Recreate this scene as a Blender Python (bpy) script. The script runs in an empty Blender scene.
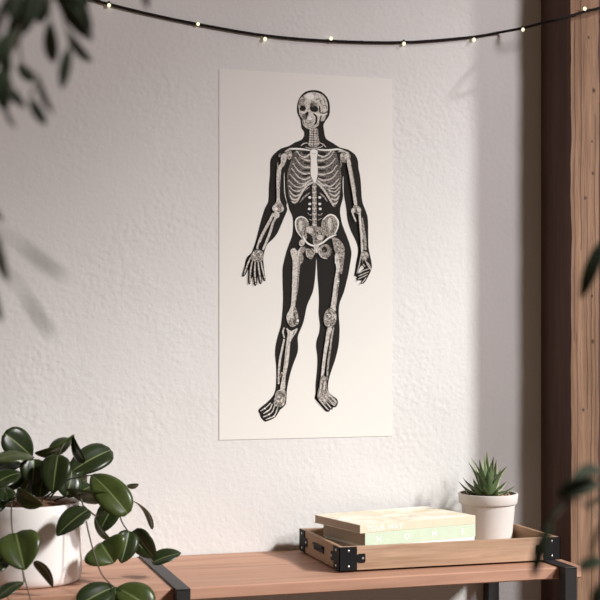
import bpy, bmesh, math, random
from mathutils import Vector, Matrix, noise
from mathutils.geometry import tessellate_polygon
random.seed(7)
sc = bpy.context.scene
COL = sc.collection
R = math.radians

# ------------------------------------------------------------------ survey of the place (metres)
CAM = Vector((0.0, -2.8, 1.2165)); YAW = R(16.78); FPX = 1350.0; HOR = 334.0
def at(u, v, y):
    """point of the room on the plane y=const that was sighted at (u, v) in the survey photograph"""
    a = YAW + math.atan((u-300.0)/FPX); yp = y - CAM.y
    x = yp*math.tan(a); dep = x*math.sin(YAW) + yp*math.cos(YAW)
    return Vector((x, y, CAM.z - (v-HOR)*dep/FPX))

# ------------------------------------------------------------------ object helpers
def link_mesh(name, bm, mats, parent=None, smooth=False, auto=None):
    me = bpy.data.meshes.new(name); bm.normal_update(); bm.to_mesh(me); bm.free()
    if not isinstance(mats, (list, tuple)): mats = [mats]
    for m in mats: me.materials.append(m)
    if smooth or auto:
        for p in me.polygons: p.use_smooth = True
        if auto: me.set_sharp_from_angle(angle=R(auto))
    o = bpy.data.objects.new(name, me); COL.objects.link(o)
    if parent:
        o.parent = parent
        o.matrix_parent_inverse = Matrix.Identity(4)
        inv = parent.matrix_world if False else None
        # meshes are authored in world space: shift into the parent's frame
        me.transform(Matrix.LocRotScale(parent.location, parent.rotation_euler, None).inverted()
                     if parent.parent is None else
                     (Matrix.LocRotScale(parent.parent.location, parent.parent.rotation_euler, None)
                      @ Matrix.LocRotScale(parent.location, parent.rotation_euler, None)).inverted())
    return o
def thing(name, label, cat, loc, rz=0, group=None):
    o = bpy.data.objects.new(name, None); COL.objects.link(o)
    o.empty_display_size = 0.05
    o.location = loc; o.rotation_euler = (0, 0, rz)
    o['label'] = label; o['category'] = cat
    o['kind'] = 'thing'
    if group: o['group'] = group
    return o
def structure(o, label, cat='wall'):
    o['kind'] = 'structure'; o['label'] = label; o['category'] = cat
    return o

def add_box(bm, lo, hi, bevel=0.0, seg=2, rot=None, mat=0):
    g = bmesh.ops.create_cube(bm, size=1.0)
    vs = g['verts']; lo = Vector(lo); hi = Vector(hi); c = (lo+hi)/2; d = hi-lo
    for v in vs: v.co = Vector((v.co.x*d.x, v.co.y*d.y, v.co.z*d.z)) + c
    es = list({e for v in vs for e in v.link_edges})
    fs = {f for v in vs for f in v.link_faces}
    for f in fs: f.material_index = mat
    if bevel > 0:
        r = bmesh.ops.bevel(bm, geom=es, offset=bevel, segments=seg, affect='EDGES', profile=0.5)
        for f in r['faces']: f.material_index = mat
        vs = list({v for f in r['faces'] for v in f.verts} | {v for v in vs if v.is_valid})
    return vs
def add_tube(bm, pts, rad, n=8, mat=0, caps=True):
    pts = [Vector(p) for p in pts]
    rads = rad if isinstance(rad, (list, tuple)) else [rad]*len(pts)
    rings = []; ref = Vector((0.13, 0.31, 0.94)).normalized()
    for i, p in enumerate(pts):
        t = (pts[min(i+1, len(pts)-1)] - pts[max(i-1, 0)]).normalized()
        a = t.cross(ref)
        if a.length < 1e-3: a = t.cross(Vector((1, 0, 0)))
        a.normalize(); b = t.cross(a)
        rings.append([bm.verts.new(p + (a*math.cos(2*math.pi*k/n) + b*math.sin(2*math.pi*k/n))*rads[i]) for k in range(n)])
    for r0, r1 in zip(rings, rings[1:]):
        for k in range(n):
            f = bm.faces.new((r0[k], r0[(k+1) % n], r1[(k+1) % n], r1[k])); f.material_index = mat
    if caps:
        for r in (rings[0][::-1], rings[-1]):
            f = bm.faces.new(r); f.material_index = mat
def add_lathe(bm, prof, c, n=64, mat=0):
    rings = []
    for (r, z) in prof:
        if r < 1e-6: rings.append([bm.verts.new((c[0], c[1], z))])
        else: rings.append([bm.verts.new((c[0]+r*math.cos(2*math.pi*k/n), c[1]+r*math.sin(2*math.pi*k/n), z)) for k in range(n)])
    for r0, r1 in zip(rings, rings[1:]):
        for k in range(n):
            k2 = (k+1) % n
            if len(r0) == 1 and len(r1) == 1: continue
            if len(r0) == 1: f = bm.faces.new((r0[0], r1[k2], r1[k]))
            elif len(r1) == 1: f = bm.faces.new((r0[k], r0[k2], r1[0]))
            else: f = bm.faces.new((r0[k], r0[k2], r1[k2], r1[k]))
            f.material_index = mat
def crom(pts, sub=4, closed=False):
    P = [Vector(p) for p in pts]; n = len(P); out = []
    rng = range(n) if closed else range(n-1)
    for i in rng:
        if closed: a, b, c, d = P[(i-1) % n], P[i], P[(i+1) % n], P[(i+2) % n]
        else: a, b, c, d = P[max(i-1, 0)], P[i], P[i+1], P[min(i+2, n-1)]
        for k in range(sub):
            t = k/sub
            out.append(0.5*((2*b) + (c-a)*t + (2*a-5*b+4*c-d)*t*t + (3*b-a-3*c+d)*t**3))
    if not closed: out.append(P[-1].copy())
    return out

# ------------------------------------------------------------------ materials
class NT:
    def __init__(s, name):
        s.m = bpy.data.materials.new(name); s.m.use_nodes = True
        s.t = s.m.node_tree; s.b = s.t.nodes['Principled BSDF']
    def n(s, typ, **kw):
        o = s.t.nodes.new(typ)
        for k, v in kw.items():
            if k.startswith('i_'):
                key = k[2:]; key = int(key) if key.isdigit() else key.replace('_', ' ')
                o.inputs[key].default_value = v
            else: setattr(o, k, v)
        return o
    def l(s, a, b): s.t.links.new(a, b)
    def coords(s, scale=(1, 1, 1), loc=(0, 0, 0)):
        tc = s.n('ShaderNodeTexCoord'); mp = s.n('ShaderNodeMapping')
        mp.inputs['Scale'].default_value = scale; mp.inputs['Location'].default_value = loc
        s.l(tc.outputs['Object'], mp.inputs['Vector']); return mp.outputs['Vector']
    def noise(s, vec, scale, detail=4, rough=0.55, dist=0.0):
        o = s.n('ShaderNodeTexNoise', i_Scale=scale, i_Detail=detail, i_Roughness=rough, i_Distortion=dist)
        s.l(vec, o.inputs['Vector']); return o.outputs['Fac']
    def ramp(s, fac, stops):
        o = s.n('ShaderNodeValToRGB'); e = o.color_ramp.elements
        e[0].position, e[0].color = stops[0][0], (*stops[0][1], 1)
        e[1].position, e[1].color = stops[-1][0], (*stops[-1][1], 1)
        for p, c in stops[1:-1]:
            k = e.new(p); k.color = (*c, 1)
        s.l(fac, o.inputs['Fac']); return o.outputs['Color']
    def mix(s, fac, a, b, blend='MIX'):
        o = s.n('ShaderNodeMix', data_type='RGBA', blend_type=blend)
        if isinstance(fac, (int, float)): o.inputs[0].default_value = fac
        else: s.l(fac, o.inputs[0])
        for val, inp in ((a, o.inputs[6]), (b, o.inputs[7])):
            if isinstance(val, tuple): inp.default_value = (*val, 1)
            else: s.l(val, inp)
        return o.outputs[2]
    def math(s, op, a, b=None, clamp=False):
        o = s.n('ShaderNodeMath', operation=op, use_clamp=clamp)
        for val, i in ((a, 0), (b, 1)):
            if val is None: continue
            if isinstance(val, (int, float)): o.inputs[i].default_value = val
            else: s.l(val, o.inputs[i])
        return o.outputs[0]
    def bump(s, h, strength, dist=0.01):
        o = s.n('ShaderNodeBump', i_Strength=strength, i_Distance=dist)
        s.l(h, o.inputs['Height']); s.l(o.outputs['Normal'], s.b.inputs['Normal'])
    def set(s, color=None, rough=None, metal=None, spec=None):
        if color is not None:
            if isinstance(color, tuple): s.b.inputs['Base Color'].default_value = (*color, 1)
            else: s.l(color, s.b.inputs['Base Color'])
        if rough is not None: s.b.inputs['Roughness'].default_value = rough
        if metal is not None: s.b.inputs['Metallic'].default_value = metal
        if spec is not None: s.b.inputs['Specular IOR Level'].default_value = spec
        return s
def plain(name, color, rough=0.6, metal=0.0, spec=0.4, var=0.06, scale=60):
    k = NT(name); v = k.coords(); f = k.noise(v, scale, 3)
    c = k.ramp(f, [(0.3, tuple(x*(1-var) for x in color)), (0.7, tuple(min(1, x*(1+var)) for x in color))])
    k.set(c, rough, metal, spec); return k.m

def plaster():
    k = NT('plaster'); v = k.coords()
    big = k.noise(v, 2.2, 3); mid = k.noise(v, 26, 5, 0.6, 0.4); fine = k.noise(v, 95, 3, 0.6)
    c = k.ramp(big, [(0.3, (0.690, 0.684, 0.675)), (0.7, (0.740, 0.734, 0.725))])
    mk = k.ramp(k.noise(v, 5, 2), [(0.42, (0, 0, 0)), (0.62, (1, 1, 1))])
    vo = k.n('ShaderNodeTexVoronoi', feature='SMOOTH_F1', i_Scale=95.0); k.l(v, vo.inputs['Vector'])
    bl = k.math('MULTIPLY', vo.outputs['Distance'], mk)
    h = k.math('ADD', k.math('MULTIPLY', mid, 0.6), k.math('ADD', k.math('MULTIPLY', fine, 0.6), k.math('MULTIPLY', bl, 0.7)))
    k.set(c, 0.92, 0, 0.15); k.bump(h, 0.30, 0.005); return k.m
def wood(name, dark, mid, light, axis='x', scale=1.0, rough=0.55, bump=0.15):
    k = NT(name)
    st = {'x': (1.6, 26, 26), 'y': (26, 1.6, 26), 'z': (26, 26, 1.6)}[axis]
    v = k.coords(tuple(q*scale for q in st))
    g = k.noise(v, 1.0, 8, 0.62, 0.9)
    v2 = k.coords(tuple(q*scale*0.28 for q in st), (3.1, 1.7, 0.4)); g2 = k.noise(v2, 1.0, 3, 0.5, 1.5)
    fib = k.noise(k.coords(tuple(q*scale*3.3 for q in st)), 1.0, 3, 0.6)
    c = k.ramp(g, [(0.3, dark), (0.5, mid), (0.68, light)])
    c2 = k.ramp(g2, [(0.32, dark), (0.5, mid), (0.72, light)])
    cc = k.mix(0.5, c, c2)
    f3 = k.ramp(fib, [(0.3, (0.78, 0.78, 0.78)), (0.65, (1.08, 1.08, 1.08))])
    cc = k.mix(0.6, cc, f3, 'MULTIPLY')
    k.set(cc, rough, 0, 0.3); k.bump(k.math('ADD', g, fib), bump, 0.002); return k
def post_wood():
    k = wood('weathered_post_wood', (0.105, 0.055, 0.034), (0.235, 0.135, 0.083), (0.36, 0.225, 0.148), 'z', 1.5, 0.8, 1.0)
    # drying cracks and knots, where they sit in the timber
    tc = k.n('ShaderNodeTexCoord'); sp = k.n('ShaderNodeSeparateXYZ'); k.l(tc.outputs['Object'], sp.inputs[0])
    wob = k.n('ShaderNodeTexNoise', noise_dimensions='1D', i_Scale=5.0, i_Detail=3.0); k.l(sp.outputs['Z'], wob.inputs['W'])
    base = k.b.inputs['Base Color'].links[0].from_socket
    dark = None
    for x0, w, z0, z1 in ((1.4455, 0.0020, 1.40, 2.3), (1.4600, 0.0014, 1.05, 1.52), (1.4360, 0.0014, 0.2, 1.22), (1.4700, 0.0016, 0.3, 1.35), (1.4300, 0.0014, 1.2, 1.9), (1.4790, 0.0014, 0.9, 1.7)):
        d = k.math('ABSOLUTE', k.math('ADD', k.math('SUBTRACT', sp.outputs['X'], x0), k.math('MULTIPLY', k.math('SUBTRACT', wob.outputs['Fac'], 0.5), 0.007)))
        line = k.math('SUBTRACT', 1.0, k.math('DIVIDE', d, w), True)
        zz = k.math('MULTIPLY', k.math('GREATER_THAN', sp.outputs['Z'], z0), k.math('LESS_THAN', sp.outputs['Z'], z1))
        line = k.math('MULTIPLY', line, zz)
        dark = line if dark is None else k.math('MAXIMUM', dark, line)
    for (x0, z0, r) in ((1.4755, 1.752, .0055), (1.4640, 1.868, .0035), (1.472, 1.64, .003), (1.474, 1.57, .004), (1.455, 1.515, .004), (1.471, 1.30, .004), (1.474, 1.20, .005), (1.45, 1.05, .004), (1.468, 0.92, .006)):
        p = k.n('ShaderNodeCombineXYZ', i_X=x0, i_Y=0.0, i_Z=z0*0.75)
        q = k.n('ShaderNodeCombineXYZ'); k.l(sp.outputs['X'], q.inputs[0]); k.l(k.math('MULTIPLY', sp.outputs['Z'], 0.75), q.inputs[2])
        dd = k.n('ShaderNodeVectorMath', operation='DISTANCE'); k.l(p.outputs[0], dd.inputs[0]); k.l(q.outputs[0], dd.inputs[1])
        kn = k.math('MULTIPLY', k.math('SUBTRACT', 1.0, k.math('DIVIDE', dd.outputs['Value'], r), True), 1.6, True)
        dark = k.math('MAXIMUM', dark, kn)
    k.set(k.mix(k.math('MULTIPLY', dark, 0.85), base, (0.035, 0.018, 0.012)))
    return k.m
def leaf_mat(name, top, rib, rough=0.3, spec=0.5):
    k = NT(name); v = k.coords(); f = k.noise(v, 38, 4)
    c = k.ramp(f, [(0.3, tuple(x*0.75 for x in top)), (0.7, tuple(x*1.3 for x in top))])
    k.set(c, rough, 0, spec)
    k.b.inputs['Subsurface Weight'].default_value = 0.0
    k.bump(k.noise(v, 120, 2), 0.05, 0.002)
    return k.m

M = {}
M['plaster'] = plaster()
M['floor'] = wood('floor_boards', (0.09, 0.055, 0.035), (0.14, 0.09, 0.06), (0.2, 0.13, 0.09), 'x', 0.6, 0.6).m
M['post'] = post_wood()
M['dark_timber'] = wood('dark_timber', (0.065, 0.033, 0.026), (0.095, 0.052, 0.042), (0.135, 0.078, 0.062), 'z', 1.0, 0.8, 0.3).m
M['table'] = wood('table_wood', (0.27, 0.125, 0.078), (0.45, 0.245, 0.165), (0.56, 0.33, 0.235), 'x', 0.75, 0.55).m
M['tray'] = wood('tray_wood', (0.26, 0.155, 0.098), (0.48, 0.315, 0.21), (0.59, 0.415, 0.29), 'x', 2.4, 0.6).m
M['tray_side'] = wood('tray_wood_across', (0.25, 0.14, 0.08), (0.36, 0.225, 0.135), (0.46, 0.31, 0.195), 'y', 1.3, 0.6).m
M['black'] = plain('black_metal', (0.022, 0.020, 0.022), 0.5, 0.0, 0.4)
M['bracket'] = plain('bracket_metal', (0.0075, 0.0075, 0.009), 0.6, 0.0, 0.18)
M['screw'] = plain('screw_steel', (0.75, 0.73, 0.7), 0.3, 1.0)
M['pot'] = plain('white_ceramic', (0.83, 0.80, 0.78), 0.55, 0, 0.35, 0.015, 8)
M['clay'] = plain('white_clay', (0.70, 0.66, 0.63), 0.8, 0, 0.2, 0.03, 30)
M['soil'] = plain('soil', (0.16, 0.085, 0.055), 0.95, 0, 0.1, 0.6, 160)
M['stone'] = plain('soil_grit', (0.42, 0.30, 0.21), 0.9, 0, 0.2, 0.4, 120)
M['stem'] = plain('stem_bark', (0.11, 0.095, 0.07), 0.7)
M['leaf'] = leaf_mat('glossy_leaf', (0.017, 0.027, 0.008), None, 0.30, 0.36)
M['leaf_light'] = leaf_mat('glossy_leaf_lit', (0.042, 0.060, 0.014), None, 0.30, 0.36)  # yellower, lighter green: the look of lit leaves put into the colour
M['rib'] = plain('leaf_midrib', (0.12, 0.15, 0.05), 0.5)
M['shade_leaf'] = leaf_mat('fine_leaf', (0.024, 0.032, 0.019), None, 0.6, 0.15)
M['shade_rib'] = plain('fine_leaf_midrib', (0.03, 0.045, 0.02), 0.6)
M['succ'] = leaf_mat('succulent_leaf', (0.085, 0.125, 0.052), None, 0.45, 0.4)
M['succ_edge'] = plain('succulent_edge', (0.46, 0.49, 0.30), 0.5)
M['paper'] = plain('poster_paper', (0.785, 0.77, 0.735), 0.8, 0, 0.2, 0.01, 5)
M['ink'] = plain('poster_ink_black', (0.017, 0.015, 0.013), 0.75, 0, 0.15)
def engraved(name, lo, mid, hi, sc):
    k = NT(name); v = k.coords(); f = k.noise(v, sc, 3, 0.6)
    k.set(k.ramp(f, [(0.30, lo), (0.46, mid), (0.60, hi)]), 0.8, 0, 0.15); return k.m
M['bone'] = engraved('poster_bone_print', (0.22, 0.20, 0.18), (0.54, 0.505, 0.465), (0.68, 0.65, 0.61), 330)
M['grey'] = engraved('poster_grey_print', (0.06, 0.055, 0.05), (0.21, 0.19, 0.17), (0.46, 0.42, 0.38), 330)
M['dgrey'] = engraved('poster_dark_print', (0.03, 0.027, 0.024), (0.085, 0.077, 0.068), (0.22, 0.20, 0.18), 330)
M['page'] = plain('book_pages', (0.50, 0.42, 0.34), 0.85, 0, 0.1, 0.08, 200)
def cover_art():
    k = NT('cream_cover'); v = k.coords((1, 1, 1)); f = k.noise(v, 9, 3, 0.5, 1.2)
    g = k.noise(v, 22, 3, 0.5, 2.0)
    c = k.ramp(f, [(0.33, (0.70, 0.60, 0.43)), (0.47, (0.82, 0.77, 0.63)), (0.6, (0.88, 0.86, 0.78))])
    d = k.ramp(g, [(0.60, (1, 1, 1)), (0.70, (0.55, 0.45, 0.36))])
    k.set(k.mix(0.55, c, d, 'MULTIPLY'), 0.5, 0, 0.35); return k.m
M['cream_art'] = cover_art()
M['cream'] = plain('cream_cloth', (0.72, 0.65, 0.50), 0.6, 0, 0.3, 0.03)
M['green'] = plain('pale_green_cover', (0.60, 0.70, 0.55), 0.6, 0, 0.3, 0.03)
M['white'] = plain('white_cover', (0.86, 0.85, 0.83), 0.55, 0, 0.3, 0.02)
M['letter'] = plain('white_lettering', (0.93, 0.94, 0.90), 0.6, 0, 0.2, 0.01)
M['cord'] = plain('dark_cord', (0.018, 0.015, 0.015), 0.95, 0, 0.1)
def lamp_mat():
    k = NT('warm_bulb'); k.set((0.9, 0.85, 0.65), 0.3)
    k.b.inputs['Emission Color'].default_value = (1.0, 0.90, 0.58, 1); k.b.inputs['Emission Strength'].default_value = 1.2
    v = k.coords(); f = k.noise(v, 30, 2); k.l(k.ramp(f, [(0, (0.9, 0.85, 0.62)), (1, (0.95, 0.9, 0.7))]), k.b.inputs['Base Color'])
    return k.m
M['bulb'] = lamp_mat()

# ------------------------------------------------------------------ the setting
bm = bmesh.new(); add_box(bm, (-2.6, 0, 0), (6.0, 0.16, 6.6))
structure(link_mesh('wall_back', bm, M['plaster']), 'rough off-white plastered wall behind the table')
bm = bmesh.new(); add_box(bm, (-2.6, -6.0, -0.12), (6.0, 0.16, 0.0))
structure(link_mesh('floor', bm, M['floor']), 'dark wooden floor under the table', 'floor')
# added side wall to the right, out of view; its opening shapes the sunlight
WX = 6.0                                                        # head slope set to shape the sun's soft upper edge
def head(y): return 6.24 - 0.40*(y+4.61)
bm = bmesh.new()
A = [bm.verts.new((WX, y, z)) for y, z in ((-6.0, head(-6.0)), (-6.0, 8.6), (0.0, 8.6), (0.0, head(0.0)))]
B = [bm.verts.new((WX+0.16, v.co.y, v.co.z)) for v in A]
bm.faces.new(A); bm.faces.new(B[::-1])
for i in range(4): bm.faces.new((A[i], B[i], B[(i+1) % 4], A[(i+1) % 4]))
add_box(bm, (WX, -6.0, 0.0), (WX+0.16, 0.0, 0.5))
add_box(bm, (WX, -1.2, 0.5), (WX+0.16, 0.0, 3.8)); add_box(bm, (WX, -6.0, 0.5), (WX+0.16, -5.6, 7.5))
bmesh.ops.recalc_face_normals(bm, faces=bm.faces)
structure(link_mesh('sun_gate_wall', bm, M['plaster']), 'unseen side wall added to limit the sun, with a tall slope-headed opening')

def rough_post(name, x0, x1, y0, y1, amp, mat, seed):
    bm = bmesh.new(); zs = [i*0.018 for i in range(0, 220)]
    nx, ny = 7, 9; ring = []
    for i in range(nx): ring.append((x0+(x1-x0)*i/nx, y0))
    for i in range(ny): ring.append((x1, y0+(y1-y0)*i/ny))
    for i in range(nx): ring.append((x1-(x1-x0)*i/nx, y1))
    for i in range(ny): ring.append((x0, y1-(y1-y0)*i/ny))
    rows = []
    for z in zs:
        row = []
        for (x, y) in ring:
            k = amp if y < -0.004 else 0.0
            n = noise.noise(Vector((x*22+seed, y*22, z*5)))*0.6 + noise.noise(Vector((x*60+seed, y*60, z*24)))*0.4
            m = noise.noise(Vector((x*15, y*15+seed, z*7+4)))*0.7 + noise.noise(Vector((x*40, y*60+seed, z*30)))*0.35
            row.append(bm.verts.new((x+n*k, y+m*k if y < -0.004 else y, z)))
        rows.append(row)
    n = len(ring)
    for a, b in zip(rows, rows[1:]):
        for i in range(n): bm.faces.new((a[i], a[(i+1) % n], b[(i+1) % n], b[i]))
    bm.faces.new(rows[0][::-1]); bm.faces.new(rows[-1])
    for f in bm.faces:                                           # left side faces take the darker timber colour
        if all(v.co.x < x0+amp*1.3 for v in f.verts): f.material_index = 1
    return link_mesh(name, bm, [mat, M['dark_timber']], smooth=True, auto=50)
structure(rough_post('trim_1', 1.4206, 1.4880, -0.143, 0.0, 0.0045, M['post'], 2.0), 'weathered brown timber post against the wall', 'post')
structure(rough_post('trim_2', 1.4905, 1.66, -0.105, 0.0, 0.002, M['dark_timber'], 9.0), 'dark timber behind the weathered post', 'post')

# ------------------------------------------------------------------ poster
def poster():
    t = None
    bm = bmesh.new()
    X0, X1, Z0, Z1 = 0.6644, 1.0565, 0.991, 1.7805
    add_box(bm, (X0, -0.0012, Z0), (X1, -0.0002, Z1))
    lay = [0]
    def Y(): 
        lay[0] += 1
        return -0.0015 - lay[0]*0.000012
    def poly(px, mat, sub=3):
        y = Y(); pts = crom([(p[0], p[1], 0) for p in px], sub, True) if sub > 1 else [Vector((p[0], p[1], 0)) for p in px]
        vs = [at(p.x, p.y, -0.0016) for p in pts]
        for v in vs: v.y = y
        tri = tessellate_polygon([vs])
        bv = [bm.verts.new(v) for v in vs]
        for a, b, c in tri:
            try:
                f = bm.faces.new((bv[a], bv[b], bv[c])); f.material_index = mat
                f.normal_update()
                if f.normal.y > 0: f.normal_flip()
            except ValueError: pass
    def ell(u, v, ru, rv, mat, rot=0.0, n=18):
        c, s = math.cos(R(rot)), math.sin(R(rot))
        poly([(u+ru*math.cos(2*math.pi*k/n)*c - rv*math.sin(2*math.pi*k/n)*s, v+ru*math.cos(2*math.pi*k/n)*s + rv*math.sin(2*math.pi*k/n)*c) for k in range(n)], mat, 1)
    def stroke(px, w, mat, taper=0.6, sub=4):
        P = crom([(p[0], p[1], 0) for p in px], sub); n = len(P); L = []; Rr = []
        for i, p in enumerate(P):
            t = (P[min(i+1, n-1)]-P[max(i-1, 0)]).normalized(); q = Vector((-t.y, t.x, 0))
            s = i/(n-1); ww = w/2*(1-taper*(abs(2*s-1)**3)) if taper >= 0 else w/2
            L.append(p+q*ww); Rr.append(p-q*ww)
        y = Y()
        a = [bm.verts.new(Vector((at(p.x, p.y, -0.0016).x, y, at(p.x, p.y, -0.0016).z))) for p in L]
        b = [bm.verts.new(Vector((at(p.x, p.y, -0.0016).x, y, at(p.x, p.y, -0.0016).z))) for p in Rr]
        for i in range(n-1):
            f = bm.faces.new((a[i], a[i+1], b[i+1], b[i])); f.material_index = mat
            f.normal_update()
            if f.normal.y > 0: f.normal_flip()
    INK, BONE, GREY, DG, PAP = 1, 2, 3, 4, 0
    def off(lst, ou, ov, k=10.0): return [(ou+a/k, ov+b/k) for a, b in lst]
    body = [(312.5,90),(321,91.5),(327,97),(329.5,103),(330,110),(329,116),(325.5,121),(323.5,125),(324,130),(325,136),(327,139.5),(333,143),(340,147.5),(348,149.5),(355,154.5),(358,161),(358.5,168),(360,175),(361,184),(361.5,194),(362.5,202),(365,209),(367.5,216),(368.2,225),(368.3,235),(368.5,247),(370,255),(371.8,264),(371.5,269),(369,275),(365,282),(362,284),(360.5,282.5),(361.5,280.5),(357.5,280.5),(356,278.7),(357,277),(354.2,275.8),(355,271),(355.5,266),(357,258),(358,252),(357.5,246),(355,239),(351,231),(347.5,220),(346.5,211),(345.5,204),(344.2,197),(343.4,192),(342.8,199),(340.3,208),(340.5,216),(342.5,225),(346,234),(349,242),(351.2,250),(351.5,255),(350,265),(348.5,274),(346.5,282),(344,292),(340,302),(338.8,310),(339,318),(339.7,328),(339.4,338),(338.5,346),(337,353),(334.5,362),(332,369),(329.5,377),(328,385),(328.7,392),(333,396),(337,399),(338,403),(336,407),(333,407.5),(332.3,409.6),(330,409.5),(329.5,411.5),(326.5,411.7),(323.5,409),(320,404.5),(316,400),(314.5,398),(315.5,393),(315.5,385),(316.8,372),(317.4,361),(317,354),(316,346),(317,339),(319,333),(319.8,325),(319,318),(318.5,311),(319,301),(318.4,288),(317.5,277),(316.9,265),(316.5,257.5),(316,265),(315.5,273),(314.5,283),(312.5,293),(308,303),(306,310),(304.5,318),(302.5,325),(299,333),(297.7,338),(298.2,346),(297.5,353),(294.5,361),(292,368),(290,375),(288.2,383),(287,390),(286.5,398),(285.8,404),(283,407.5),(280,410),(276.5,416),(273.5,418.5),(269,420.5),(265,421.7),(262.5,419.5),(260.5,417),(259.5,413.5),(258.2,411),(259.5,408.5),(265,404),(270,399.5),(274,394),(275.8,387),(276.3,377),(276,365),(275,355),(275.5,346),(278,335),(280.5,327),(281.5,320),(282.5,310),(283,298),(282.6,283),(282.5,269),(284,261),(286,253),(288.8,244.5),(292,236),(293,227),(292.5,217),(289.5,210),(287.4,202.5),(286.6,206),(287.3,210),(284,218),(281.5,224),(277.5,233),(273,239),(268,243.5),(265.5,248),(264,254),(263.2,259),(263.8,265),(264.7,273),(265.7,280),(264.5,281.2),(263,280),(261.8,275.5),(262,282.5),(260.5,284.2),(259,282),(257.7,276),(257,284),(255.5,285.8),(254,284.5),(253,277),(251.2,279),(250.5,283.5),(249,284.4),(248.2,282),(248.5,274),(248,269.5),(246,274),(243.5,276.7),(242,276),(244,270),(245,263),(247,257),(251,253.3),(253,249),(256,240),(259,228),(262,217),(265,208),(268.3,201.5),(268.7,192),(269,184),(270,174),(270,165),(270.7,159),(274.5,153.5),(281,148.5),(289,146),(295,142.3),(301,140),(304,136),(304,131.5),(301.5,128),(300.5,120),(298,115),(297,110),(297.5,103),(300,97),(305,92)]
    poly(body, INK, 2)
    # pale slits between arms and trunk, in the hands
    stroke([(284.2,172),(284.3,182),(284.8,193),(287,203)], 0.7, PAP, 0.9); stroke([(343.2,176),(343.1,186),(343.5,196)], 0.8, PAP, 0.9)
    poly([(362,265.6),(363.8,268),(361.8,270),(359.6,272.5),(358.2,274.5),(358.6,271),(360,267.6)], PAP)
    # skull
    sk = off([(165,125),(230,78),(300,72),(370,95),(415,150),(428,220),(418,290),(395,350),(365,362),(345,345),(335,400),(300,428),(250,440),(205,425),(175,385),(168,330),(145,295),(140,240),(135,190)], 285, 85)
    poly(sk, BONE)
    poly(off([(150,135),(185,112),(205,140),(190,180),(200,205),(160,215),(138,190)], 285, 85), GREY)
    poly(off([(255,180),(275,155),(300,180),(320,205),(255,215)], 285, 85), GREY)
    ell(302.8, 108.4, 3.2, 2.8, INK); ell(314.0, 108.7, 4.4, 3.3, INK, 18); ell(312.3, 105, 1.6, 2.2, DG)
    poly(off([(200,285),(222,262),(238,288),(222,312),(205,305)], 285, 85), INK, 2)
    poly(off([(172,295),(200,292),(222,318),(212,345),(185,345)], 285, 85), DG)
    stroke(off([(280,285),(312,315),(312,370),(292,400)], 285, 85), 1.9, INK)
    stroke(off([(160,320),(178,350),(185,395)], 285, 85), 1.0, DG)
    stroke(off([(285,278),(355,302),(425,288)], 285, 85), 1.3, PAP)
    stroke(off([(345,205),(348,255),(352,282)], 285, 85), 1.4, INK); stroke(off([(352,278),(395,282),(425,262)], 285, 85), 1.0, INK)
    stroke(off([(372,215),(405,205),(418,240)], 285, 85), 0.7, DG); stroke(off([(365,300),(352,345),(345,372)], 285, 85), 1.4, INK)
    stroke(off([(370,110),(395,160),(400,200)], 285, 85), 0.7, GREY); stroke(off([(230,100),(280,90),(330,100)], 285, 85), 0.5, GREY)
    stroke(off([(195,372),(235,382),(285,366)], 285, 85), 0.8, DG); stroke(off([(200,352),(240,356),(278,345)], 285, 85), 0.5, GREY)
    for q in range(5): stroke(off([(205+q*17, 352), (207+q*17, 395)], 285, 85), 0.35, GREY, 0, 1)
    stroke(off([(215,418),(255,425),(300,410)], 285, 85), 0.6, GREY); ell(310, 96.5, 4.2, 3.2, PAP, 8); stroke(off([(160,270),(200,276),(215,262)], 285, 85), .8, PAP); stroke(off([(255,182),(290,178),(330,196)], 285, 85), .7, DG); stroke(off([(195,395),(240,405),(290,385)], 285, 85), .5, DG); stroke(off([(300,150),(345,140),(360,190)], 285, 85), 1.2, GREY)
    poly(off([(230,320),(262,325),(272,345),(240,350)], 285, 85), PAP, 2)
    # neck
    poly([(310,128.5),(317,128.5),(318,136),(319.5,144),(314,148),(308,145),(310,137)], GREY)
    for q in range(7):
        v = 129.6+q*2.35; stroke([(310.6,v),(313.6,v+.5),(316.6,v)], 1.2, BONE); ell(310.4-q*.15, v, .7, .6, PAP); ell(317.4+q*.15, v, .6, .6, BONE)
    stroke([(313.5,129),(313.7,138),(313.7,146)], 0.7, INK, 0.2)
    # rib cage
    poly([(296,150.5),(310,150),(317,150),(334,150.5),(338,160),(341,172),(341,185),(339,198),(335.5,206),(333,206),(326,194),(317.5,183),(311,183),(303,192),(297,203),(291,202),(288,192),(287,180),(288,170),(292,158)], DG)
    for a in ([(302,151.5),(309.8,151.5),(309.8,155),(304,154)], [(304,162.4),(309.8,163),(309.8,165),(305,164)], [(303,169.5),(309.8,169.8),(309.8,171.2),(303,171)], [(302,175.2),(309.5,174.6),(309.5,176),(303,176.8)],
              [(318.2,152.5),(326,152.5),(324,156.5),(318.2,157)], [(318.2,163.4),(325,163.4),(324,165.6),(318.2,165.6)], [(318.2,170),(325,170.2),(324,171.4),(318.2,171.6)], [(319,177),(325,178),(324,179.2),(320,179)],
              [(290,187),(295,189),(293,190),(290,189.5)], [(291,192),(297,193.6),(296,194.6),(291,193.8)], [(328,183.5),(334,187),(333,188),(329,186.4)], [(331,189.4),(336,192),(335,193),(331,191.6)]):
        poly(a, INK, 2)
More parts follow.
